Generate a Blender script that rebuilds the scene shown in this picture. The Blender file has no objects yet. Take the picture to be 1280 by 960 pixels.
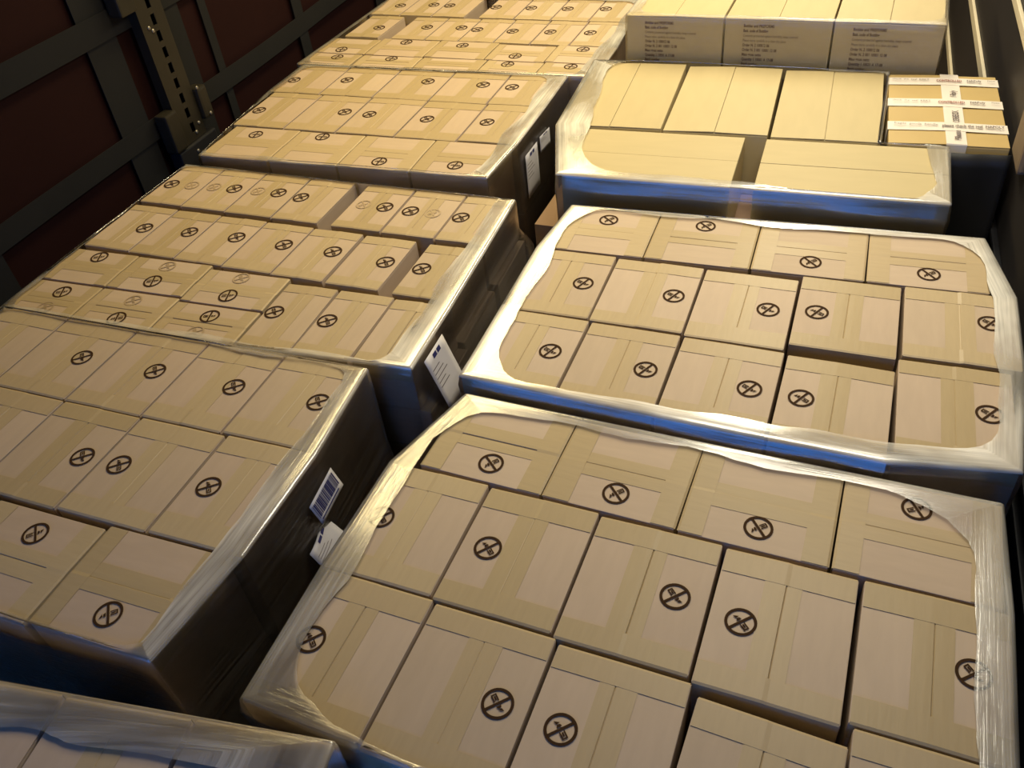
import bpy, bmesh, math, random
from mathutils import Vector, Matrix, noise
random.seed(7)
sc = bpy.context.scene
COL = sc.collection
Z0 = 1.0            # height of the load tops (local z = 0) above the trailer floor
G = Matrix.Rotation(-.05, 4, 'Z')   # loads and camera were surveyed in a frame turned by .05 rad to the trailer axis
def gT(T):
    p = G @ Vector((T[0], T[1], 0)); return (p.x, p.y, T[2] - .05)

# ------------------------------------------------------------------ camera
cam_d = bpy.data.cameras.new('camera'); cam = bpy.data.objects.new('camera', cam_d); COL.objects.link(cam)
cam_d.sensor_width = 36.0; cam_d.lens = 36.0 * 1065.28 / 1280.0; cam_d.clip_start = .02
Rv = Vector((0.92374268, 0.37028139, -0.09793448)); Uv = Vector((-0.17666881, 0.63879007, 0.74882266)); Fv = Vector((-0.33983467, 0.67441748, -0.65549482))
cm = Matrix((( Rv.x, Uv.x, -Fv.x, 0.8376263), (Rv.y, Uv.y, -Fv.y, -0.4681208), (Rv.z, Uv.z, -Fv.z, 1.3506291 + Z0), (0, 0, 0, 1)))
cam.matrix_world = G @ cm
sc.camera = cam

# ------------------------------------------------------------------ world: cool daylight that comes in by the open rear end
w = bpy.data.worlds.new('daylight'); sc.world = w; w.use_nodes = True
bg = w.node_tree.nodes['Background']; bg.inputs[0].default_value = (.06, .28, 1.0, 1); bg.inputs[1].default_value = 2.3

def area_lamp(name, loc, rot, sx, sy, power, color):
    l = bpy.data.lights.new(name, 'AREA'); l.shape = 'RECTANGLE'; l.size = sx; l.size_y = sy; l.energy = power; l.color = color
    o = bpy.data.objects.new(name, l); o.location = G @ Vector(loc); o.rotation_euler = (rot[0], rot[1], rot[2] - .05); COL.objects.link(o); return o
# unseen lamps under the trailer roof: whiter ones on the right, a yellower long one on the left
area_lamp('unseen_roof_lamp', (.45, 3.95, 2.72), (0, 0, 0), .35, 2.2, 58, (1, .93, .70))
area_lamp('unseen_roof_lamp', (.75, 1.65, 2.72), (0, 0, 0), .9, 1.0, 29, (1, .93, .74))  # added fill lamp that brightens the nearer load tops
area_lamp('unseen_roof_lamp', (-.95, 3.2, 2.72), (0, 0, 0), .35, 3.4, 60, (1, .79, .37))

sc.view_settings.view_transform = 'Standard'; sc.view_settings.look = 'None'
sc.view_settings.gamma = 1; sc.view_settings.use_curve_mapping = False; sc.view_settings.exposure = 0.0

# ------------------------------------------------------------------ materials
def mat(name):
    m = bpy.data.materials.new(name); m.use_nodes = True
    nt = m.node_tree; return m, nt, nt.nodes['Principled BSDF']
def simple(name, col, rough=.6, metal=0, spec=.5, var=0, scale=8, bump=0, stretch=(1, 1, 1)):
    m, nt, b = mat(name)
    b.inputs['Base Color'].default_value = (*col, 1); b.inputs['Roughness'].default_value = rough
    b.inputs['Metallic'].default_value = metal; b.inputs['Specular IOR Level'].default_value = spec
    if var or bump:
        tc = nt.nodes.new('ShaderNodeTexCoord'); mp = nt.nodes.new('ShaderNodeMapping'); mp.inputs['Scale'].default_value = stretch
        n = nt.nodes.new('ShaderNodeTexNoise'); n.inputs['Scale'].default_value = scale; n.inputs['Detail'].default_value = 5
        nt.links.new(tc.outputs['Object'], mp.inputs[0]); nt.links.new(mp.outputs[0], n.inputs['Vector'])
        if var:
            mx = nt.nodes.new('ShaderNodeMix'); mx.data_type = 'RGBA'
            mx.inputs[6].default_value = (*[c * (1 - var) for c in col], 1); mx.inputs[7].default_value = (*[min(1, c * (1 + var)) for c in col], 1)
            nt.links.new(n.outputs['Fac'], mx.inputs[0]); nt.links.new(mx.outputs[2], b.inputs['Base Color'])
        if bump:
            bp = nt.nodes.new('ShaderNodeBump'); bp.inputs['Strength'].default_value = bump; bp.inputs['Distance'].default_value = .002
            nt.links.new(n.outputs['Fac'], bp.inputs['Height']); nt.links.new(bp.outputs[0], b.inputs['Normal'])
    return m
KRAFT = [simple('kraft_%d' % i, c, .62, 0, .35, .10, 9, .12, (1, 5, 5)) for i, c in enumerate([(.47, .355, .25), (.45, .34, .235), (.485, .37, .265), (.46, .345, .245)])]
KRAFTP = [simple('kraft_plain_%d' % i, c, .6, 0, .35, .07, 7, .1, (1, 4, 4)) for i, c in enumerate([(.48, .385, .205), (.465, .37, .195), (.475, .38, .21)])]
KRAFTY = simple('kraft_yellow', (.47, .33, .13), .5, 0, .4, .12, 6)
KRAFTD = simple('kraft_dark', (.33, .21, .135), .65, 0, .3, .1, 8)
TAPE = [simple('parcel_tape_%d' % i, c, .40, 0, .2, .08, 14, .15, (1, 8, 8)) for i, c in enumerate([(.43, .325, .19), (.405, .305, .17), (.445, .34, .20)])]
INK = simple('brown_ink', (.045, .022, .009), .85, 0, .1)
PALEINK = simple('pale_brown_ink', (.13, .075, .05), .8, 0, .1)
FAINTINK = simple('faint_ink', (.385, .28, .172), .5)
WHITETAPE = simple('white_tape', (.74, .66, .58), .35, 0, .5, .05, 10)
REDINK = simple('red_ink', (.25, .05, .04), .5)
GREYINK = simple('grey_ink', (.12, .09, .09), .5)
PRINTB = simple('blue_black_ink', (.03, .03, .13), .5)
PAPER = simple('label_paper', (.62, .58, .58), .5, 0, .5, .06, 20)
DARKFRONT = simple('dark_front', (.020, .019, .019), .42, 0, .4, .2, 6, .2)
WOOD = simple('pallet_wood', (.30, .20, .11), .8, 0, .2, .2, 12, .2, (1, 9, 9))
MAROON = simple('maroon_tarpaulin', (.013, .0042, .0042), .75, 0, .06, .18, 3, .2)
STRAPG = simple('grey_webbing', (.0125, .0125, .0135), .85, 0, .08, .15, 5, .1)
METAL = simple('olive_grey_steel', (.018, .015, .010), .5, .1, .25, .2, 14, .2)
METALD = simple('dark_steel', (.012, .012, .015), .5, .3)
RIVET = simple('bright_rivet_steel', (.22, .2, .17), .35, .6)
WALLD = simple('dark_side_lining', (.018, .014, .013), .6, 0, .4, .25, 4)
LATH = simple('pale_lath', (.58, .50, .36), .55, 0, .4, .12, 10, .1, (6, 1, 6))
TANPOST = simple('tan_wooden_block', (.19, .135, .085), .7, 0, .3, .25, 9)
FLOORM = simple('plywood_floor', (.12, .08, .05), .7, 0, .3, .25, 6)
CEIL = simple('roof_sheet', (.42, .36, .28), .7)

def film_mat(name='stretch_film', k=1.0):
    m, nt, b = mat(name); N = nt.nodes; Lk = nt.links
    uv = N.new('ShaderNodeUVMap'); uv.uv_map = 'UVMap'
    mp = N.new('ShaderNodeMapping'); mp.inputs['Scale'].default_value = (2.2, 110, 1)
    ns = N.new('ShaderNodeTexNoise'); ns.inputs['Scale'].default_value = 1; ns.inputs['Detail'].default_value = 4; ns.inputs['Roughness'].default_value = .65
    Lk.new(uv.outputs[0], mp.inputs[0]); Lk.new(mp.outputs[0], ns.inputs['Vector'])
    mp2 = N.new('ShaderNodeMapping'); mp2.inputs['Scale'].default_value = (3.5, 9, 1)
    n2 = N.new('ShaderNodeTexNoise'); n2.inputs['Scale'].default_value = 1; n2.inputs['Detail'].default_value = 3
    Lk.new(uv.outputs[0], mp2.inputs[0]); Lk.new(mp2.outputs[0], n2.inputs['Vector'])
    at = N.new('ShaderNodeAttribute'); at.attribute_name = 'lip'
    def math_(op, a, b_=None):
        x = N.new('ShaderNodeMath'); x.operation = op
        for i, v in enumerate((a, b_)):
            if v is None: continue
            if isinstance(v, (int, float)): x.inputs[i].default_value = v
            else: Lk.new(v, x.inputs[i])
        return x.outputs[0]
    mr = N.new('ShaderNodeMapRange'); mr.inputs[1].default_value = .36; mr.inputs[2].default_value = .66; Lk.new(ns.outputs['Fac'], mr.inputs[0])
    mr2 = N.new('ShaderNodeMapRange'); mr2.inputs[1].default_value = .35; mr2.inputs[2].default_value = .65; Lk.new(n2.outputs['Fac'], mr2.inputs[0])
    streak = math_('MULTIPLY', mr.outputs[0], math_('ADD', mr2.outputs[0], .25))
    side = math_('ADD', math_('MULTIPLY', streak, .06 * k), .008 * k)
    lip = math_('ADD', math_('MULTIPLY', streak, .34), math_('MULTIPLY', mr2.outputs[0], .42))
    lipf = math_('MULTIPLY', math_('ADD', lip, .17), at.outputs['Fac'])
    sidef = math_('MULTIPLY', side, math_('SUBTRACT', 1.0, at.outputs['Fac']))
    fac = math_('ADD', lipf, sidef)
    b.inputs['Base Color'].default_value = (.96, .90, .80, 1); b.inputs['Roughness'].default_value = .3
    bu = N.new('ShaderNodeBump'); Lk.new(math_('SUBTRACT', .62, math_('MULTIPLY', at.outputs['Fac'], .5)), bu.inputs['Strength']); bu.inputs['Distance'].default_value = .0022
    hh = math_('ADD', ns.outputs['Fac'], math_('MULTIPLY', n2.outputs['Fac'], 1.5))
    Lk.new(hh, bu.inputs['Height']); Lk.new(bu.outputs[0], b.inputs['Normal'])
    tr = N.new('ShaderNodeBsdfTransparent'); tr.inputs[0].default_value = (.96, .96, .97, 1)
    mx = N.new('ShaderNodeMixShader'); Lk.new(fac, mx.inputs[0]); Lk.new(tr.outputs[0], mx.inputs[1]); Lk.new(b.outputs[0], mx.inputs[2])
    gl = N.new('ShaderNodeBsdfGlossy'); gl.inputs['Roughness'].default_value = .16; gl.inputs['Color'].default_value = (1, 1, 1, 1); Lk.new(bu.outputs[0], gl.inputs['Normal'])
    fr = N.new('ShaderNodeFresnel'); fr.inputs['IOR'].default_value = 1.5; Lk.new(bu.outputs[0], fr.inputs['Normal'])
    mx2 = N.new('ShaderNodeMixShader'); Lk.new(math_('ADD', math_('MULTIPLY', fr.outputs[0], 2.0 * k), .05 * k), mx2.inputs[0]); Lk.new(mx.outputs[0], mx2.inputs[1]); Lk.new(gl.outputs[0], mx2.inputs[2])
    Lk.new(mx2.outputs[0], N['Material Output'].inputs['Surface'])
    return m
FILM = film_mat(); FILMCLEAR = film_mat('thin_clear_film', .3)

# ------------------------------------------------------------------ helpers
def link(name, bm, m, parent=None, smooth=False):
    me = bpy.data.meshes.new(name); bm.normal_update(); bm.to_mesh(me); bm.free()
    o = bpy.data.objects.new(name, me); COL.objects.link(o)
    for x in (m if isinstance(m, (list, tuple)) else [m]): me.materials.append(x)
    if smooth: me.shade_smooth()
    if parent: o.parent = parent
    return o
def empty(name, loc, rz=0):
    o = bpy.data.objects.new(name, None); o.location = loc; o.rotation_euler = (0, 0, rz); o.empty_display_size = .05; COL.objects.link(o); return o
def tag(o, label, cat=None, group=None, kind=None):
    if label: o['label'] = label
    if cat: o['category'] = cat
    if group: o['group'] = group
    if kind: o['kind'] = kind
    return o
def box(bm, x0, x1, y0, y1, z0, z1, bev=0, mtx=None):
    r = bmesh.ops.create_cube(bm, size=1.0)
    vs = r['verts']
    for v in vs: v.co = Vector(((x0 + x1) / 2 + v.co.x * (x1 - x0), (y0 + y1) / 2 + v.co.y * (y1 - y0), (z0 + z1) / 2 + v.co.z * (z1 - z0)))
    if bev:
        es = list({e for v in vs for e in v.link_edges})
        g = bmesh.ops.bevel(bm, geom=es, offset=bev, segments=2, affect='EDGES', profile=.6); vs = list({v for f in g['faces'] for v in f.verts} | {v for v in vs if v.is_valid})
    if mtx is not None: bmesh.ops.transform(bm, matrix=mtx, verts=[v for v in vs if v.is_valid])
def bx(name, dims, m, parent=None, bev=.002, mtx=None):
    bm = bmesh.new(); box(bm, *dims, bev=bev, mtx=mtx); return link(name, bm, m, parent)
def strip(bm, rows, thick):
    """solid strip from a list of rows of points (each row the same number of points), thickened along -z"""
    top = [[bm.verts.new(p) for p in r] for r in rows]
    fs = []
    for i in range(len(top) - 1):
        for j in range(len(top[0]) - 1):
            fs.append(bm.faces.new((top[i][j], top[i + 1][j], top[i + 1][j + 1], top[i][j + 1])))
    bmesh.ops.recalc_face_normals(bm, faces=fs)
    if thick: bmesh.ops.solidify(bm, geom=fs, thickness=thick)

# ------------------------------------------------------------------ cartons
def flat_mark(bm, cx, cy, ang, zf, scale=1.0):
    """round prohibition mark: ring, bar, cutter handle on one side, blade tip on the other"""
    ca, sa = math.cos(ang), math.sin(ang)
    def V(x, y):
        x *= scale; y *= scale
        X = cx + ca * x - sa * y; Y = cy + sa * x + ca * y
        return bm.verts.new((X, Y, zf(X, Y)))
    n = 32; ro, ri = .0285, .0232
    a = [V(ro * math.cos(t * 2 * math.pi / n), ro * math.sin(t * 2 * math.pi / n)) for t in range(n)]
    b = [V(ri * math.cos(t * 2 * math.pi / n), ri * math.sin(t * 2 * math.pi / n)) for t in range(n)]
    for i in range(n): bm.faces.new((a[i], a[(i + 1) % n], b[(i + 1) % n], b[i]))
    def quad(*p): bm.faces.new([V(*q) for q in p])
    h = .0024; e = .0235
    quad((-e, -h), (e, -h), (e, h), (-e, h))
    # handle outline (+y side), tilted a little
    def rect(x0, x1, y0, y1): quad((x0, y0), (x1, y0), (x1, y1), (x0, y1))
    rect(-.0052, -.0028, .0042, .0185); rect(.0028, .0052, .0042, .0185); rect(-.0028, .0028, .0160, .0185); rect(-.0012, .0014, .006, .0140)
    quad((-.0052, -.0045), (.0046, -.0045), (.0030, -.0090), (-.0028, -.0090))
    bm.faces.new([V(*q) for q in ((-.0045, -.0112), (.0030, -.0105), (.0048, -.0178))])

def faint_mark(bm, cx, cy, zf): flat_mark(bm, cx, cy, .7, zf, .92)

TAPEW = {'A': (.066, .052), 'B': (.052, .040)}
def carton(T, r, kind, axis, h, zb, marks, faint, label, group, cat='box', dyaw=0.0, mats=None):
    """T: (ox, oy, yaw) of the load; r: x0,x1,y0,y1 in the load frame; axis: direction of the long side and top seam"""
    ox, oy, yaw = T
    cx, cy = (r[0] + r[1]) / 2, (r[2] + r[3]) / 2
    rot = dyaw + (math.pi / 2 if axis == 'y' else 0)
    L, W = (r[1] - r[0], r[3] - r[2]) if axis == 'x' else (r[3] - r[2], r[1] - r[0])
    c, s = math.cos(yaw), math.sin(yaw)
    root = empty('carton', (ox + c * cx - s * cy, oy + s * cx + c * cy, Z0 + zb), yaw + rot)
    tag(root, label, cat, group)
    km = mats or random.choice(KRAFT); tm = random.choice(TAPE)
    t = .004; hl, hw = L / 2, W / 2
    ra, rb = random.uniform(0, .0022), random.uniform(0, .0022)
    if kind == 'P': ra, rb = random.uniform(.001, .004), random.uniform(.001, .004)
    zt = lambda u, v: h + (ra if v > 0 else rb) * (1 - abs(v) / hw)
    bx('carton_body', (-hl, hl, -hw, hw, 0, h - t), km, root, .003)
    for sgn, rise in ((1, ra), (-1, rb)):
        bm = bmesh.new()
        box(bm, -hl + .0005, hl - .0005, .0008, hw - .0003, h - t, h, bev=.0014)
        for v in bm.verts: v.co.z += rise * (1 - v.co.y / hw)
        if sgn < 0: bmesh.ops.rotate(bm, verts=bm.verts, cent=(0, 0, 0), matrix=Matrix.Rotation(math.pi, 3, 'Z'))
        link('flap', bm, km, root)
    if kind in TAPEW:
        tw, ew = TAPEW[kind]; off = random.uniform(-.006, .006)
        vs = [-tw / 2 + off, -.012, -.0016, 0, .0016, .012, tw / 2 + off]
        dz = [.0006, .0006, .0004, -.0012, .0004, .0006, .0006]
        us = [-hl - .0012, -hl - .0012, -hl + .004, -hl * .4, hl * .3, hl - .004, hl + .0012, hl + .0012]
        dd = [-.05, -.003, 0, 0, 0, 0, -.003, -.055]
        bm = bmesh.new(); strip(bm, [[(u, v, zt(u, v) + d + q + .0003) for v, q in zip(vs, dz)] for u, d in zip(us, dd)], .0003)
        link('tape', bm, tm, root)
        for sg in (-1, 1):
            e = ew * random.uniform(.85, 1.12)
            bm = bmesh.new()
            vv = [-hw - .0012, -hw - .0012, -hw + .004, -.004, .004, hw - .004, hw + .0012, hw + .0012]
            vd = [-.03, -.002, 0, 0, 0, 0, -.002, -.03]
            uu = [sg * (hl + .0016), sg * (hl + .0016), sg * (hl - .003), sg * (hl - e)]
            ud = [-.045, -.002, 0, 0]
            # the strip covers the end edge: over the top by e and down the end face
            rows = [[(u, max(-hw + .002, min(hw - .002, v)), zt(u, v) + d + .0013) for v in vv[1:-1]] for u, d in zip(uu, ud)]
            strip(bm, rows, .0003)
            link('end_tape', bm, tm, root)
    cr, sr = math.cos(-rot), math.sin(-rot)
    mz = lambda X, Y: zt(X, Y) + .0018
    for (mx_, my_, a) in marks:
        if r[0] <= mx_ < r[1] and r[2] <= my_ < r[3]:
            dx, dy = mx_ - cx, my_ - cy
            u, v = cr * dx - sr * dy, sr * dx + cr * dy
            u = max(-hl + .032, min(hl - .032, u)); v = math.copysign(max(.030, min(hw - .031, abs(v))), v) if hw > .062 else math.copysign(hw / 2, v)
            bm = bmesh.new(); flat_mark(bm, u, v, math.radians(a) - rot, mz); link('prohibition_mark', bm, INK, root)
    for (mx_, my_) in faint:
        if r[0] <= mx_ < r[1] and r[2] <= my_ < r[3]:
            dx, dy = mx_ - cx, my_ - cy
            u, v = cr * dx - sr * dy, sr * dx + cr * dy
            bm = bmesh.new(); faint_mark(bm, u, v, mz); tag(link('faint_stamp', bm, FAINTINK, root), 'faint pale stamp under the tape')
    return root

ORD = ['first', 'second', 'third', 'fourth', 'fifth', 'sixth', 'seventh', 'eighth']

# ------------------------------------------------------------------ the trailer
def wallframe(x): return Matrix.Translation((x, 0, Z0))
WL, WR = wallframe(-1.60), wallframe(1.365)
def place(o, M): o.matrix_world = M; return o
def wall_part(name, dims, m, parent, bev=.002): return bx(name, dims, m, parent, bev)

bm = bmesh.new()
ny, nz = 90, 14
def wave(y, z): return .008 * math.sin(y * 3.1 + z) + .012 * noise.noise((y * 1.3, z * .9, 3.0))
rows = [[(wave(-2.4 + 8.8 * i / ny, -1 + 2.8 * j / nz) - .012, -2.4 + 8.8 * i / ny, -1 + 2.8 * j / nz) for j in range(nz + 1)] for i in range(ny + 1)]
strip(bm, rows, .006)
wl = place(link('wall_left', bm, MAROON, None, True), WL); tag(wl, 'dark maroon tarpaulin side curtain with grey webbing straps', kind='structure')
def strap_v(y0, y1):
    bm = bmesh.new(); n = 14
    strip(bm, [[(wave(y, -1 + 2.8 * j / n) + .004, y, -1 + 2.8 * j / n) for j in range(n + 1)] for y in (y0, (y0 + y1) / 2, y1)], .003)
    tag(link('strap', bm, STRAPG, wl), 'grey upright webbing strap')
def strap_h(z0, z1):
    bm = bmesh.new(); n = 90
    strip(bm, [[(wave(-2.4 + 8.8 * j / n, z) + .007, -2.4 + 8.8 * j / n, z) for j in range(n + 1)] for z in (z0, (z0 + z1) / 2, z1)], .003)
    tag(link('strap', bm, STRAPG, wl), 'grey lengthwise webbing strap')
for y0, y1 in ((.2, .32), (.98, 1.1), (1.755, 1.905), (2.155, 2.255), (2.37, 2.415), (3.0, 3.08), (3.8, 3.88), (4.6, 4.7)): strap_v(y0, y1)
for z0, z1 in ((.045, .125), (.44, .53), (-.42, -.34)): strap_h(z0, z1)

# slotted side post standing against the left curtain
post = empty('side_post', (0, 0, 0)); post.matrix_world = WL
tag(post, 'olive grey slotted steel side post standing against the maroon curtain', 'post')
px_, py0, py1 = .055, 1.985, 2.125
bm = bmesh.new()
sl0, sl1 = 2.048, 2.070
box(bm, px_ - .004, px_, py0, sl0, -.02, 1.75); box(bm, px_ - .004, px_, sl1, py1, -.02, 1.75)
zz = -.02; slot_z = [.0295 + .059 * k for k in range(29)]
for z in slot_z:
    box(bm, px_ - .004, px_, sl0, sl1, zz, z - .019); zz = z + .019
box(bm, px_ - .004, px_, sl0, sl1, zz, 1.75)
link('slotted_plate', bm, METAL, post)
wall_part('side_flange', (.012, px_ - .004, py0, py0 + .004, -.02, 1.75), METAL, post, 0)
wall_part('side_flange', (.012, px_ - .004, py1 - .004, py1, -.02, 1.75), METAL, post, 0)
tag(wall_part('back_web', (.012, .018, py0 + .004, py1 - .004, -.02, 1.75), METALD, post, 0), 'dark back web behind the slots')
tag(wall_part('lower_block', (.012, px_ + .012, 1.93, 2.17, -1.0, -.022), METALD, post, .006), 'dark block round the foot of the post')  # wider dark block round the post below its slotted plate
wall_part('guide_bracket', (.018, px_ + .02, 1.915, 1.984, -.015, .135), METAL, post, .008)
wall_part('guide_bracket', (.018, px_ + .02, 1.895, 1.984, .50, .64), METAL, post, .008)
cl = wall_part('latch', (.018, px_ + .022, 2.126, 2.185, .03, .155), METAL, post, .012)
for (y, z) in ((2.07, .005), (2.10, .03), (2.03, -.055), (2.035, .41), (2.16, .045), (2.13, .16), (2.02, .425)):
    bm = bmesh.new(); bmesh.ops.create_uvsphere(bm, u_segments=10, v_segments=6, radius=.0075)
    for v in bm.verts: v.co = Vector((px_ + .001 + v.co.x * .6, y + v.co.y, z + v.co.z)) + (Vector((.022, 0, 0)) if y > 2.125 else Vector((0.012 if z < -.03 else 0, 0, 0)))
    tag(link('rivet', bm, RIVET, post, True), 'bright worn rivet')

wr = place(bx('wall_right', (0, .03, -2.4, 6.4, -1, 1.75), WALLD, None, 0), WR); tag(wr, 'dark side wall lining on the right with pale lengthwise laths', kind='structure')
for z0, z1, y0 in ((-.150, -.105, 2.62), (.232, .265, 2.32), (-.54, -.50, 2.62), (.62, .68, 2.32), (1.1, 1.16, 2.32)):
    wall_part('lath', (-.014, -.001, y0, 6.3, z0, z1), LATH, wr, .003)
wall_part('lath_bracket', (-.03, -.001, 2.02, 2.18, .06, .26), TANPOST, wr, .012)
for z in (-.22, -.30):
    tag(wall_part('rub_rail', (-.02, -.001, -2.2, 2.4, z, z + .018), METALD, wr, .004), 'dark thin rail')

Mf = Matrix.Translation((0, 0, Z0))
fl = bx('floor', (-1.62, 1.43, -2.4, 6.4, -1.06, -1.0), FLOORM, None, 0); fl.matrix_world = Mf; tag(fl, 'dark plywood trailer floor under the loads', kind='structure')
ce = bx('ceiling', (-1.62, 1.43, -2.4, 6.4, 1.75, 1.79), CEIL, None, 0); ce.matrix_world = Mf; tag(ce, 'pale trailer roof sheet', kind='structure')
wf = bx('wall_front', (-1.62, 1.43, 6.4, 6.44, -1.0, 1.75), WALLD, None, 0); wf.matrix_world = Mf; tag(wf, 'dark end wall of the trailer', kind='structure')

# ------------------------------------------------------------------ loads
def hull(pts):
    pts = sorted(set(pts))
    def half(it):
        o = []
        for p in it:
            while len(o) > 1 and (o[-1][0] - o[-2][0]) * (p[1] - o[-2][1]) - (o[-1][1] - o[-2][1]) * (p[0] - o[-2][0]) <= 0: o.pop()
            o.append(p)
        return o
    a = half(pts); b = half(pts[::-1]); return a[:-1] + b[:-1]

def corners(r, dy):
    cx, cy = (r[0] + r[1]) / 2, (r[2] + r[3]) / 2; c, s = math.cos(dy), math.sin(dy)
    return [(cx + c * (x - cx) - s * (y - cy), cy + s * (x - cx) + c * (y - cy)) for x, y in ((r[0], r[2]), (r[1], r[2]), (r[1], r[3]), (r[0], r[3]))]

def film(T, pts, ztop, zbot, ins, rc, label, flare=(0, 0), group='stretch film round the loads', seed=0, poly=False, op=(1, 1, 1, 1), skirt=(.006, .02), shear=0, fm=None):
    """film shrunk round a load: lip on top with a wavy inner hem, rounded fold, sides down to the pallet"""
    ox, oy, yaw = T
    H = pts if poly else hull(pts); n = len(H); R = .004
    out = []
    for i in range(n):
        a, b, c = Vector(H[i - 1]), Vector(H[i]), Vector(H[(i + 1) % n])
        n1 = Vector(((b - a).y, -(b - a).x)).normalized(); n2 = Vector(((c - b).y, -(c - b).x)).normalized()
        for k in range(4):
            nn = (n1 * (3 - k) + n2 * k).normalized(); out.append((b + nn * R, nn))
        m = max(1, int((c - b).length / .035))
        for k in range(1, m): out.append((b + (c - b) * k / m + n2 * R, n2))
    x0 = (H[0][0] if shear else min(p[0] for p in H)) + ins[0]; x1 = max(p[0] for p in H) - ins[1]; y0 = min(p[1] for p in H) + ins[2]; y1 = max(p[1] for p in H) - ins[3]
    C = Vector(((x0 + x1) / 2, (y0 + y1) / 2)); hx, hy = (x1 - x0) / 2, (y1 - y0) / 2
    def sdf(p):
        q = p - C; qx, qy = abs(q.x + shear * (p.y - y0)) - hx + rc, abs(q.y) - hy + rc
        return math.hypot(max(qx, 0), max(qy, 0)) + min(max(qx, qy), 0) - rc
    me_pts, uvs, lips = [], [], []
    s = 0; prev = None; M = len(out)
    depths = [.014, .022, .034, .045, .06, .10, .16, .24, .36, .52, -zbot + ztop]
    depths = [d for d in depths if d <= ztop - zbot]
    c_, s_ = math.cos(yaw), math.sin(yaw)
    W = lambda p, z: (ox + c_ * p.x - s_ * p.y, oy + s_ * p.x + c_ * p.y, Z0 + z)
    nr = 0
    for i in range(M + 1):
        p, nn = out[i % M]
        if prev is not None: s += (p - prev).length
        prev = p
        d = (C - p); lo, hi = 0.0, 1.0
        for _ in range(18):
            mid = (lo + hi) / 2
            if sdf(p + d * mid) > 0: lo = mid
            else: hi = mid
        wob = .020 * noise.noise((p.x * 5, p.y * 5, seed)) + .004 * noise.noise((p.x * 23, p.y * 23, seed + 4))
        L = max(.012, d.length * lo + wob); di = d.normalized()
        q0 = p + di * L
        col = [(q0, ztop + .0062, -L, 1.0), (p + di * (L * .5), ztop + .0072, -L * .5, 1.0), (p + di * .012, ztop + .0070, -.012, 1.0), (p + di * .005, ztop + .0062, -.005, .95), (p + di * .0015, ztop + .0038, -.0015, .9), (p + nn * .0006, ztop + .001, .001, .7), (p + nn * .0012, ztop - .002, .004, .08), (p + nn * .0014, ztop - .006, .006, 0), (p + nn * .0016, ztop - .009, .009, 0)]
        for k, dp in enumerate(depths):
            wv = .0018 + .003 * abs(noise.noise((p.x * 6 + dp * 4, p.y * 6, dp * 9 + seed)))
            fx = max(0, nn.x) * flare[0] * min(1, max(0, (dp - flare[1] + .02) / .03)) if flare[0] else 0
            col.append((p + nn * (wv + fx), ztop - dp, dp, 0))
        nr = len(col)
        o4 = (op[0] * max(0, -nn.x) ** 2 + op[1] * max(0, nn.x) ** 2 + op[2] * max(0, -nn.y) ** 2 + op[3] * max(0, nn.y) ** 2)
        fw = max(0, -nn.y) ** 3 * (.55 + .9 * abs(noise.noise((p.x * 3.1, seed, .5)))) * skirt[0]
        col = [(q + (nn * (fw * min(1, max(0, ztop - z) / skirt[1]) * max(0, 1 - max(0, ztop - z - skirt[1]) / .12)) if z < ztop else nn * 0), z, v, l * o4) for (q, z, v, l) in col]
        for (q, z, v, l) in col:
            me_pts.append(W(q, z)); uvs.append((s + seed * 3.7, v)); lips.append(l)
    faces = [(i * nr + j, (i + 1) * nr + j, (i + 1) * nr + j + 1, i * nr + j + 1) for i in range(M) for j in range(nr - 1)]
    me = bpy.data.meshes.new('stretch_film'); me.from_pydata(me_pts, [], [f[::-1] for f in faces]); me.validate()
    uvl = me.uv_layers.new(name='UVMap')
    for lp in me.loops: uvl.data[lp.index].uv = uvs[lp.vertex_index]
    at = me.attributes.new('lip', 'FLOAT', 'POINT'); at.data.foreach_set('value', lips)
    me.materials.append(fm or FILM); me.shade_smooth()
    sh = me.attributes.new('sharp_edge', 'BOOLEAN', 'EDGE')     # crisp crease where the film folds over the load's edge
    ring = {i * nr + 5 for i in range(M + 1)}
    sh.data.foreach_set('value', [e.vertices[0] in ring and e.vertices[1] in ring for e in me.edges])
    o = bpy.data.objects.new('stretch_film', me); COL.objects.link(o)
    return tag(o, label, 'plastic film', group)

def pallet(T, x0, x1, y0, y1, hgt, name):
    t = empty('wooden_pallet', (T[0], T[1], 0), T[2]); tag(t, 'wooden pallet carrying the %s' % name, 'pallet', 'pallets under the loads')
    n = 6; wy = (y1 - y0) / (n + .5)
    for k in range(n): bx('deck_board', (x0, x1, y0 + k * wy * 1.09, y0 + k * wy * 1.09 + wy * .9, hgt - .024, hgt - .001), WOOD, t, 0)
    for k in range(3):
        xx = x0 + (x1 - x0 - .1) * k / 2
        bx('bearer', (xx, xx + .1, y0, y1, .001, hgt - .025), WOOD, t, 0)
    return t

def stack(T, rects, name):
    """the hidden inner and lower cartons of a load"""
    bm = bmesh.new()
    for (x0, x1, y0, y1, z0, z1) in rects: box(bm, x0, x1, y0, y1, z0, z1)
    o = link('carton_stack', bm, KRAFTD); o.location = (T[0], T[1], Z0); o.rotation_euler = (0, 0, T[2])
    return tag(o, 'brown cartons in the lower layers of the %s' % name, 'boxes', None, 'stuff')

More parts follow.
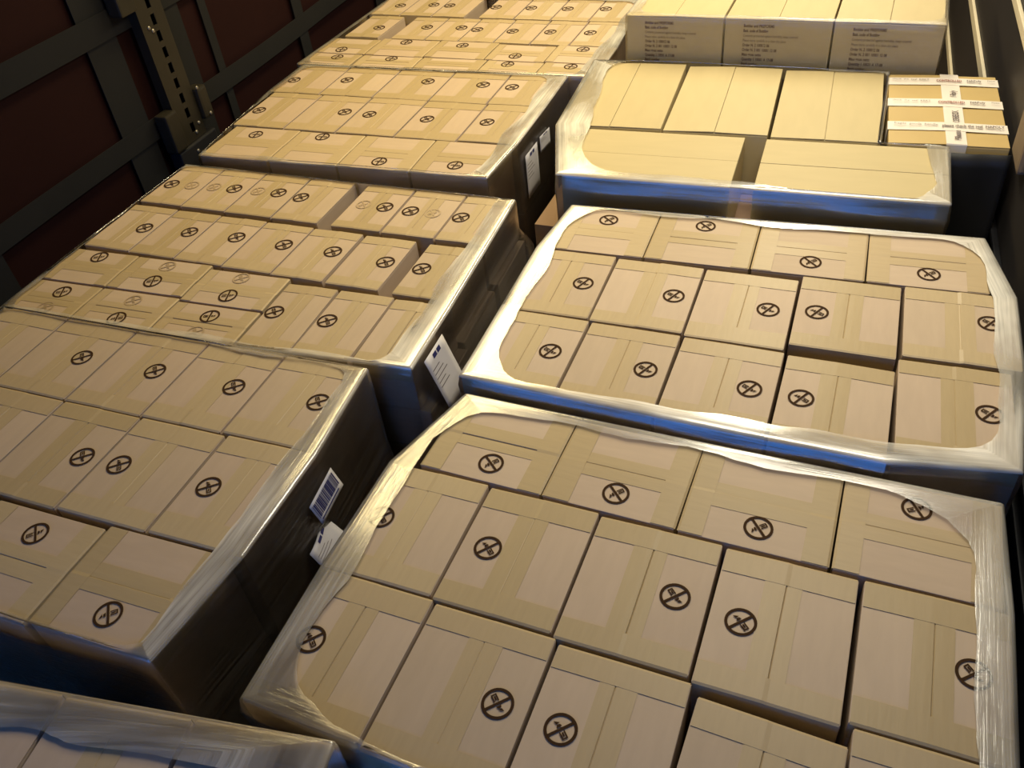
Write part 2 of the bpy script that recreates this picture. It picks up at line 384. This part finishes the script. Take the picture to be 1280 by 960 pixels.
def text(name, body, size, m, parent, mtx, sx=1.0, bold=False):
    cu = bpy.data.curves.new(name, 'FONT'); cu.body = body; cu.size = size; cu.offset = .0006 * size / .02 if bold else 0; cu.resolution_u = 2
    tmp = bpy.data.objects.new('tmp', cu); COL.objects.link(tmp)
    dg = bpy.context.evaluated_depsgraph_get(); me = bpy.data.meshes.new_from_object(tmp.evaluated_get(dg))
    bpy.data.objects.remove(tmp); me.transform(mtx @ Matrix.Diagonal((sx, 1, 1, 1)))
    me.materials.clear(); me.materials.append(m); me.name = name
    o = bpy.data.objects.new(name, me); COL.objects.link(o); o.parent = parent; return o

MARKS = {
 'R1': [(0.028, 0.456, 231), (0.275, 0.449, 229), (0.773, 0.434, 225), (0.042, 0.156, 229), (0.536, 0.143, 225), (0.651, 0.451, 46), (1.147, 0.453, 43), (0.42, 0.151, 46), (0.191, 0.664, 319), (0.476, 0.659, 315), (0.766, 0.654, 309), (1.045, 0.791, 122)],
 'R2': [(0.176, 0.456, 66), (0.425, 0.448, 63), (0.666, 0.44, 61), (1.172, 0.493, 56), (0.179, 0.157, 65), (0.422, 0.143, 62), (0.665, 0.131, 59), (1.158, 0.167, 54), (0.782, 0.455, 240), (0.778, 0.126, 238), (0.158, 0.788, 320), (0.443, 0.805, 317), (0.746, 0.675, 315), (1.037, 0.677, 311)],
 'L1': [(0.418, 0.679, 42), (0.657, 0.682, 41), (0.902, 0.68, 40), (1.14, 0.685, 39), (0.689, 0.379, 40), (0.794, 0.382, 219), (1.042, 0.381, 218), (0.753, 0.166, 133), (1.049, 0.05, 309)],
 'L2': [(0.055, 0.768, 43), (0.317, 0.773, 43), (0.493, 0.772, 42), (0.594, 0.755, 42), (0.154, 0.483, 42), (0.33, 0.488, 41), (0.513, 0.486, 41), (0.849, 0.152, 39), (0.916, 0.743, 221), (1.012, 0.733, 220), (1.191, 0.722, 220), (0.694, 0.475, 220), (0.872, 0.466, 220), (1.061, 0.443, 219), (1.183, 0.432, 219), (1.025, 0.147, 218), (1.299, 0.161, 217), (0.118, 0.302, 113), (0.39, 0.215, 109), (0.672, 0.195, 105), (0.134, 0.11, 114), (0.677, 0.094, 105), (0.402, 0.031, 290)],
 'L3': [(0.156, 0.178, 277), (0.443, 0.2, 273), (0.764, 0.049, 269), (1.052, 0.066, 265), (0.038, 0.383, 51), (0.421, 0.418, 50), (0.791, 0.402, 48), (1.037, 0.408, 47), (0.018, 0.692, 53), (0.267, 0.719, 52), (0.639, 0.744, 50), (0.889, 0.739, 49), (0.536, 0.411, 229), (1.018, 0.73, 229)],
 'L4': [(0.13, 0.101, 275), (0.404, 0.125, 272), (0.961, 0.123, 266), (1.24, 0.124, 263), (0.1, 0.195, 275), (0.377, 0.326, 272), (0.668, 0.309, 269), (0.959, 0.221, 266), (1.232, 0.326, 264), (0.145, 0.48, 56), (0.381, 0.513, 55), (0.567, 0.521, 54), (0.834, 0.505, 53), (1.015, 0.513, 52), (1.201, 0.522, 52), (0.085, 0.795, 57), (0.266, 0.82, 56), (0.618, 0.812, 55), (0.807, 0.815, 54), (0.986, 0.818, 53), (1.168, 0.832, 53), (0.648, 0.508, 234), (0.354, 0.815, 236)],
}
FAINT = {
 'L2': [(0.141, 0.77), (0.234, 0.772), (0.416, 0.771), (0.838, 0.746), (1.091, 0.731), (0.385, 0.296), (0.661, 0.283), (0.395, 0.116), (0.139, 0.033), (0.677, 0.024)],
}


def rowfn(boxes, f, depth, axis, dyaw=0.0):
    """boxes (x0, x1) in a slightly skewed row whose front line is f(x)"""
    return [(a, b, f((a + b) / 2), f((a + b) / 2) + depth, axis, dyaw) for a, b in boxes]

LOADS = {}
R1 = [[(-.012, .224, .012, .303, 'y', 0), (.231, .473, .002, .298, 'y', 0), (.480, .719, -.006, .290, 'y', 0), (.727, .966, -.022, .266, 'y', -.04), (.975, 1.206, -.006, .296, 'y', 0)],
      [(-.026, .212, .311, .602, 'y', .006), (.219, .459, .308, .598, 'y', 0), (.465, .710, .302, .592, 'y', 0), (.717, .957, .294, .587, 'y', -.006), (.967, 1.206, .304, .589, 'y', 0)],
      [(.043, .327, .612, .850, 'x', -.02), (.333, .614, .606, .843, 'x', -.02), (.620, .904, .600, .841, 'x', -.012), (.911, 1.193, .598, .846, 'x', -.008)]]
R2 = [[(-.002, .236, .014, .298, 'y', -.02), (.244, .473, .002, .290, 'y', -.02), (.481, .721, -.008, .281, 'y', -.03), (.729, .965, -.026, .268, 'y', -.03), (.975, 1.207, .008, .312, 'y', 0)],
      [(-.005, .231, .308, .599, 'y', 0), (.238, .477, .302, .591, 'y', -.01), (.484, .724, .292, .585, 'y', -.015), (.732, .972, .314, .604, 'y', -.015), (.982, 1.232, .330, .610, 'y', 0)],
      [(.025, .300, .610, .846, 'x', 0), (.307, .592, .611, .850, 'x', 0), (.599, .883, .613, .857, 'x', 0), (.890, 1.174, .616, .868, 'x', .01)]]
L1 = [[(-.01, .290, -.018, .222, 'x', 0), (.297, .592, -.018, .222, 'x', 0), (.599, .894, -.018, .220, 'x', 0), (.903, 1.192, -.008, .232, 'x', .01)],
      [(.0, .248, .238, .524, 'y', 0), (.255, .496, .236, .524, 'y', 0), (.502, .737, .234, .524, 'y', 0), (.743, .982, .238, .526, 'y', 0), (.989, 1.224, .241, .530, 'y', 0)],
      [(.005, .244, .532, .812, 'y', 0), (.250, .490, .531, .812, 'y', 0), (.497, .728, .531, .814, 'y', 0), (.734, .962, .534, .816, 'y', 0), (.968, 1.198, .538, .820, 'y', 0)]]
f1 = lambda x: .637 - .045 * (x - .19); f2 = lambda x: .350 - .048 * (x - .2)
L2 = [[(-.003, .249, -.008, .155, 'x', 0), (.257, .530, -.008, .155, 'x', 0), (.537, .813, -.010, .142, 'x', 0), (.823, .985, .004, .286, 'y', 0), (.992, 1.162, .003, .284, 'y', -.015), (1.170, 1.338, .010, .277, 'y', 0)],
      [(-.003, .247, .164, .331, 'x', 0), (.254, .527, .164, .328, 'x', 0), (.535, .812, .150, .310, 'x', 0)],
      rowfn([(.010, .191), (.199, .373), (.379, .556), (.562, .736), (.742, .917), (.930, 1.103), (1.150, 1.320)], f2, .258, 'y', -.03),
      rowfn([(.015, .188), (.194, .370), (.376, .557), (.564, .736), (.790, .966), (.974, 1.153), (1.160, 1.322)], f1, .260, 'y', -.03)]
L3 = [[(.030, .325, -.018, .234, 'x', .01), (.332, .612, -.008, .232, 'x', .01), (.619, .900, -.004, .236, 'x', .01), (.907, 1.194, .000, .240, 'x', .01)],
      [(.0, .235, .248, .560, 'y', 0), (.242, .468, .246, .560, 'y', 0), (.476, .720, .248, .562, 'y', 0), (.727, .975, .246, .560, 'y', 0), (.982, 1.212, .254, .564, 'y', 0)],
      [(-.03, .210, .570, .852, 'y', 0), (.217, .462, .570, .852, 'y', 0), (.469, .718, .568, .850, 'y', 0), (.724, .968, .568, .852, 'y', 0), (.975, 1.208, .572, .856, 'y', 0)]]
L4 = [[(-.02, .238, .005, .148, 'x', 0), (.252, .544, .024, .150, 'x', .02), (.552, .852, .034, .158, 'x', .02), (.860, 1.112, .036, .162, 'x', 0), (1.119, 1.375, .046, .172, 'x', .01)],
      [(-.02, .237, .156, .330, 'x', 0), (.244, .535, .158, .350, 'x', 0), (.542, .828, .166, .358, 'x', 0), (.835, 1.103, .170, .345, 'x', 0), (1.110, 1.370, .180, .364, 'x', 0)],
      [(.02, .200, .362, .640, 'y', 0), (.273, .445, .362, .640, 'y', 0), (.451, .617, .364, .642, 'y', 0), (.623, .792, .366, .646, 'y', 0), (.798, .966, .368, .650, 'y', 0), (.973, 1.149, .370, .655, 'y', 0), (1.156, 1.338, .374, .660, 'y', 0)],
      [(-.02, .155, .668, .950, 'y', 0), (.162, .332, .668, .950, 'y', 0), (.338, .512, .668, .950, 'y', 0), (.592, .770, .668, .950, 'y', 0), (.777, .955, .668, .950, 'y', 0), (.962, 1.140, .670, .952, 'y', 0), (1.147, 1.320, .674, .956, 'y', 0)]]
MARKS['L0'] = [(.494, -.075, 45), (.78, -.16, 45), (.25, -.16, 45), (1.0, -.17, 225)]
L0 = [[(-.12, .122, -.305, -.006, 'y', 0), (.130, .372, -.305, -.006, 'y', 0), (.380, .624, -.305, -.008, 'y', 0), (.632, .876, -.306, -.010, 'y', 0), (.884, 1.128, -.304, -.008, 'y', 0)]]

SPEC = [  # key, frame, z of the tops, rows, carton kind, carton height, layers, name, film insets (left, right, front, back), corner, separate right-hand column layers
    ('R1', (0, 0, 0), 0.0, R1, 'A', .285, 3, 'nearest right-hand load', (.062, .058, .045, .036), .15, 0),
    ('R2', (.0192, .8813, .0327), .017, R2, 'A', .285, 3, 'second right-hand load', (.055, .055, .055, .034), .13, 0),
    ('L1', (-1.3877, -.0161, .0237), .04, L1, 'A', .285, 3, 'second left-hand load', (.02, .06, .012, .014), .05, 2),
    ('L2', (-1.46, .82, .05), .01, L2, 'B', .143, 6, 'third left-hand load', (.018, .072, .022, .012), .05, 3),
    ('L3', (-1.5284, 1.8332, .0282), .004, L3, 'A', .285, 3, 'fourth left-hand load', (.03, .065, .018, .02), .07, 2),
    ('L4', (-1.607, 2.697, 0), 0.0, L4, 'B', .143, 6, 'farthest left-hand load', (.025, .075, .012, .03), .07, 1),
    ('L0', (-.9, -.2, .163), .06, L0, 'A', .285, 3, 'bottom left corner load', (.03, .06, .02, .075), .05, 0)]
OP = {'R1': ((.36, .5, .26, .7), (.013, .022)), 'R2': ((1, .85, 1, .95), (.012, .022)), 'L1': ((.2, .6, .2, .3), (.010, .022)), 'L2': ((.4, 1, .8, .35), (.008, .02)),
      'L3': ((.4, 1, .4, .6), (.004, .02)), 'L4': ((.4, 1, .3, .85), (.003, .02)), 'L0': ((.4, .4, .4, .36), (.01, .02))}
for key, T, z, rows, kind, h, nl, name, ins, rc, nsep in SPEC:
    T = gT(T)
    nrow = len(rows); pts = []
    allr = [b for r in rows for b in r]
    X0, X1 = min(b[0] for b in allr), max(b[1] for b in allr); Y0, Y1 = min(b[2] for b in allr), max(b[3] for b in allr)
    for ri, row in enumerate(rows):
        rn = 'front' if ri == 0 else 'back' if ri == nrow - 1 else ['', 'second', 'third'][ri]
        if nrow == 1: rn = 'visible'
        for bi, (x0, x1, y0, y1, ax, dy) in enumerate(row):
            pts += corners((x0, x1, y0, y1), dy)
            pos = 'leftmost' if bi == 0 else 'rightmost' if bi == len(row) - 1 else ORD[bi] + ' from left'
            lay = 'with tape running lengthwise' if ax == 'y' else 'turned crosswise'
            carton(T, (x0, x1, y0, y1), kind, ax, h - .001, z - h, MARKS.get(key, []), FAINT.get(key, []),
                   'brown taped carton, %s in %s row on top of %s' % (pos, rn, name), 'cartons on top of the %s' % name, dyaw=dy)
    # lower layers: the ones along the right-hand side can be seen, the others are hidden
    rects = []
    sep = [(r[-1], i) for i, r in enumerate(rows) if r[-1][1] > X1 - .2]
    xs = max(s_[0][0] for s_ in sep) - .03 if nsep else X1
    for k in range(1, nl):
        zt_, zb_ = z - h * k, z - h * (k + 1)
        xe = xs - .006 if k <= nsep else X1
        nx = 5 if kind == 'A' else 7; nyy = 3
        for i in range(nx):
            for j in range(nyy):
                rects.append((X0 + .03 + (xe - X0 - .05) * i / nx, X0 + .03 + (xe - X0 - .05) * (i + 1) / nx - .004, Y0 + .05 + (Y1 - Y0 - .10) * j / nyy, Y0 + .05 + (Y1 - Y0 - .10) * (j + 1) / nyy - .004, zb_ + .0005, zt_ - .001))
        if k <= nsep:
            jit = random.Random(key + str(k))
            for (b, i) in sep:
                out = jit.uniform(.012, .045) if key == 'L2' else jit.uniform(-.012, .012)
                x1_ = b[1] + out
                root = empty('carton', (0, 0, 0), T[2]); cx, cy = (xs + .002 + x1_) / 2, (b[2] + b[3]) / 2
                c, s = math.cos(T[2]), math.sin(T[2])
                root.location = (T[0] + c * cx - s * cy, T[1] + s * cx + c * cy, Z0 + zb_)
                lx, ly = (x1_ - xs - .002) / 2, (b[3] - b[2]) / 2 - .001
                bx('carton_body', (-lx, lx, -ly, ly, 0.0005, h - .0015), random.choice(KRAFT), root, .004)
                bm = bmesh.new(); wv = .022
                strip(bm, [[(lx + .0006, v, q) for v in (-wv, wv)] for q in (.002, .05)], .0003); link('tape', bm, TAPE[0], root)
                rn = 'front' if i == 0 else 'back' if i == nrow - 1 else ['', 'second', 'third'][i]
                tag(root, 'lower brown carton, layer %s, right end of %s row, %s' % (['', 'two', 'three', 'four'][k], rn, name), 'box', 'lower cartons at the right side of the %s' % name)
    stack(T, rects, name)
    hgt = Z0 + z - h * nl
    pallet(T, X0 + .01, X1 - .01, Y0 + .05, Y1 - .04, hgt, name)
    fo = film(T, pts, z, -.80, ins, rc, 'clear stretch film wrapped round the %s' % name, flare=(.045, h) if key == 'L2' else (.012, h), seed=len(LOADS), op=OP[key][0], skirt=OP[key][1])
    LOADS[key] = (T, X1, z, fo)

# ------------------------------------------------------------------ the plain cartons beyond, right-hand side
T3 = gT((0, 1.82, 0)); z3 = .06
R3 = [((-.062, .463, .028, .364), 'x', .045, 'left wide plain carton in the front row beyond the marked loads, right side'),
      ((.530, 1.062, .052, .388), 'x', .045, 'right wide plain carton in the front row beyond the marked loads, right side'),
      ((-.205, .150, .378, .938), 'y', .075, 'leftmost plain carton of the three behind the wide pair'),
      ((.163, .504, .392, .945), 'y', .062, 'middle plain carton of the three behind the wide pair'),
      ((.516, .850, .402, .952), 'y', .055, 'right plain carton of the three, beside the white-taped one')]
p3 = []
for r, ax, dy, lab in R3:
    carton(T3, r, 'P', ax, .219, z3 - .22, [], [], lab, 'plain cartons on the right-hand side', dyaw=dy, mats=random.choice(KRAFTP))
    p3 += corners(r, dy)
tb = carton(T3, (.868, 1.208, .428, .960), 'P', 'y', .204, z3 - .205, [], [], 'yellowish carton crossed with printed white tapes, by the right wall', None, dyaw=.065, mats=KRAFTY)
def wtape(u0, u1, v0, v1, zz, drop_u=0, drop_v=0):
    bm = bmesh.new(); zt = .2085 + zz
    us = [u0 + (u1 - u0) * i / 8 for i in range(9)]; vs = [v0 + (v1 - v0) * i / 8 for i in range(9)]
    zf = lambda u, v: zt + .004 * (1 - abs(v) / .17)
    rows = [[(u, v, zf(u, v) - .003) for v in vs] for u in us]
    if drop_u: rows = [[(u0 - .002, v, zt - drop_u) for v in vs], [(u0 - .002, v, zt - .003) for v in vs]] + rows
    if drop_v: rows = [[(r[0][0], v0 - .002, zt - drop_v), (r[0][0], v0 - .002, zt - .003)] + r + [(r[0][0], v1 + .002, zt - .003), (r[0][0], v1 + .002, zt - drop_v)] for r in rows]
    strip(bm, rows, .0003); return tag(link('white_tape', bm, WHITETAPE, tb), 'white printed tape')
# tape carton frame: u along +y of the load, v along -x
t0 = wtape(-.266, .266, -.052, .006, .0003, drop_u=.09)
tapes = [wtape(uu - .030, uu + .030, -.171, .171, .0012, drop_v=.06) for uu in (-.148, .030, .205)]
RZ = Matrix.Rotation(-math.pi / 2, 4, 'Z')
def ttext(parent, body, size, m, u, x, sx=1, bold=False, rot=0):
    return text('printed_text', body, size, m, parent, Matrix.Translation((u, -x, .2145)) @ RZ @ Matrix.Rotation(rot, 4, 'Z'), sx, bold)
for k, (tp, uu) in enumerate(zip(tapes, (-.148, .030, .205))):
    if k == 0:
        ttext(tp, 'fragile  goods  handle', .020, GREYINK, uu - .004, -.155, .75); ttext(tp, 'please check the seal  NAPOLY', .022, GREYINK, uu - .008, -.015, .62, True)
    else:
        ttext(tp, 'check  the  seal  KRKT', .018, GREYINK, uu - .004, -.160, .7); ttext(tp, 'CONTROLLED', .022, REDINK, uu - .010, -.020, .55, True); ttext(tp, 'NAPoly', .020, GREYINK, uu - .008, .075, .7, True); ttext(tp, 'Please', .016, GREYINK, uu - .004, .138, .6)
for uu, s_ in ((-.24, 'Please'), (-.115, 'CHECK'), (.08, 'Poly'),): ttext(t0, s_, .026, GREYINK, uu, .036, .9, True, math.pi / 2)
# dark front of the white-taped column, put in as an added black sheet
bb_ = empty('dark_front_sheet', (*(G @ Vector((1.063, 2.232, 0)))[:2], .10), .015); tag(bb_, 'added black sheet for the dark front of the stack under the white-taped carton', 'dark sheet')
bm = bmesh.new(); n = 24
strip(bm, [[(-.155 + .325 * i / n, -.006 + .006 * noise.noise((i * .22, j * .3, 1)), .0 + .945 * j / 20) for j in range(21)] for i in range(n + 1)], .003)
link('dark_front_cover', bm, DARKFRONT, bb_, True)
bx('dark_front_band', (-.156, .156, -.014, -.010, .50, .56), METALD, bb_, .001)
rects = []
for k in range(1, 4):
    for i in range(4):
        for j in range(3):
            x0 = -.20 + i * .262; rects.append((x0 + .02, x0 + .258, .06 + j * .295, .06 + j * .295 + .29, z3 - .22 * (k + 1) + .0005, z3 - .22 * k - .001))
stack(T3, rects, 'plain cartons on the right-hand side')
rects = [(.872, 1.19, .45, .94, z3 - .205 - .19 * (k + 1) + .0005, z3 - .205 - .19 * k - .001) for k in range(0, 4)]
stack(T3, rects, 'column under the white-taped carton')
pallet(T3, -.16, .84, .07, .94, Z0 + z3 - .88, 'plain cartons on the right-hand side')
pallet(T3, .86, 1.20, .45, .94, Z0 + z3 - .205 - .76, 'white-taped carton')
f3 = film(T3, [(-.069, .018), (1.068, .066), (1.058, .399), (.862, .392), (.850, .962), (.118, .958), (-.238, .936), (-.190, .358)], z3, -.80, (.055, .012, .045, .012), .12, 'clear stretch film wrapped round the plain cartons on the right', seed=11, poly=True, op=(1, .4, .9, .25), skirt=(.020, .045), shear=.186)

T4 = gT((0, 2.815, 0)); z4 = .22; p4 = []
LINES = [('Bottles and PREFORMS', .0165, .8, True), ('Batt. code of Bottling', .0165, .72, True), ('Contents protected against humidity, keep covered', .0150, .72, False), ('Please store carefully in a clean dry place', .0150, .72, False),
         ('Order N. 2 100012 06', .0165, .74, True), ('Order N. 2 001 10001 12 08', .0165, .74, True), ('Mass gross netto', .0165, .72, True), ('Quantity 1 10001 A 17-08', .0165, .76, True), ('xxxxxxxxxxxx', .014, .9, True)]
LINES[-1] = ('Batch number', .0165, .72, True)
for i, (x0, x1, lab) in enumerate(((-.120, .249, 'left'), (.257, .636, 'middle'), (.643, 1.002, 'right'))):
    r = (x0, x1, .002, .552); p4 += corners(r, 0)
    o = carton(T4, r, 'P', 'y', .219, z4 - .22, [], [], 'far %s plain carton with printed text on its front, at the far right end' % lab, 'far plain cartons with printed fronts', mats=KRAFTP[i])
    body = [c for c in o.children if c.name.startswith('carton_body')][0]
    for k, (s_, sz, sx, bo) in enumerate(LINES):
        M4 = Matrix.Translation((-.2755 - .0006, ((x1 - x0) / 2 - .072 + .004 * i), .190 - .0175 * k)) @ Matrix.Rotation(-math.pi / 2, 4, 'Z') @ Matrix.Rotation(math.pi / 2, 4, 'X')
        text('printed_line', s_, sz * .92, PALEINK, body, M4, sx * .95, bo)
rects = []
for k in range(1, 5):
    for i in range(3):
        x0 = -.115 + i * .376; rects.append((x0, x0 + .368, .006, .548, z4 - .22 * (k + 1) + .0005, z4 - .22 * k - .001))
stack(T4, rects, 'far plain cartons with printed fronts')
pallet(T4, -.10, .98, .01, .54, Z0 + z4 - 1.1, 'far plain cartons')
film(T4, p4, z4, -.80, (.035, .01, .012, .02), .06, 'clear stretch film wrapped round the far plain cartons with printed fronts', seed=12, op=(.8, .2, .5, .3), skirt=(.002, .02), fm=FILMCLEAR)

# ------------------------------------------------------------------ paper labels in the film on the left-hand loads
def side_label(key, y0, y1, za, zb, lab, kind, lean=0.0, curl=0.0, slope=0.0, parent_off=.014):
    T, X1, z, fo = LOADS[key]
    M = Matrix.Translation((T[0], T[1], Z0)) @ Matrix.Rotation(T[2], 4, 'Z')
    H, Wd = za - zb, y1 - y0
    def P(s, t, off=0.0):     # s 0..1 along y, t 0..1 downwards
        return M @ Vector((X1 + parent_off + lean * t + curl * (s * s) * (1 - t) + off, y0 + Wd * s, za - H * t + slope * (s - .5)))
    bm = bmesh.new(); strip(bm, [[P(i / 6, j / 6) for j in range(7)] for i in range(7)], .0004)
    o = link('paper_label', bm, PAPER, fo, True); tag(o, lab)
    def patch(s0, s1, t0, t1, m, name):
        bm = bmesh.new()
        rows = [[P(s0 + (s1 - s0) * i / 3, t0 + (t1 - t0) * j / 3, .0009) for j in range(4)] for i in range(4)]
        strip(bm, rows, 0); return link(name, bm, m, o)
    if kind == 'barcode':
        bm = bmesh.new(); s = .05; rnd = random.Random(3)
        while s < .93:
            wd = rnd.choice((.012, .02, .03)); V = [bm.verts.new(P(a, b, .0009)) for a, b in ((s, .12), (s + wd, .12), (s + wd, .74), (s, .74))]; bm.faces.new(V); s += wd + rnd.choice((.012, .018, .026))
        link('barcode', bm, PRINTB, o); patch(.08, .85, .82, .88, PRINTB, 'printed_line')
    else:
        patch(.35, .52, .05, .13, PRINTB, 'printed_block'); patch(.56, .72, .05, .13, PRINTB, 'printed_block')
        for k in range(5 if kind == 'sheet' else 3): patch(.10, .45 + .1 * (k % 3), .24 + .08 * k, .255 + .08 * k, GREYINK, 'printed_line')
side_label('L3', .286, .416, -.060, -.232, 'tall white delivery sheet under the film', 'sheet', slope=-.004)
side_label('L3', .447, .560, -.066, -.130, 'small white label under the film', 'small', slope=-.012)
side_label('L2', .052, .170, .000, -.160, 'white delivery sheet under the film', 'sheet', lean=.050, slope=.0, parent_off=.016)
side_label('L1', .442, .546, -.024, -.076, 'white label with a blue-black barcode', 'barcode', slope=.02, lean=.02)
side_label('L1', .392, .498, -.132, -.212, 'white document sheet curling under the film', 'sheet', lean=.045, curl=-.03, slope=.012)
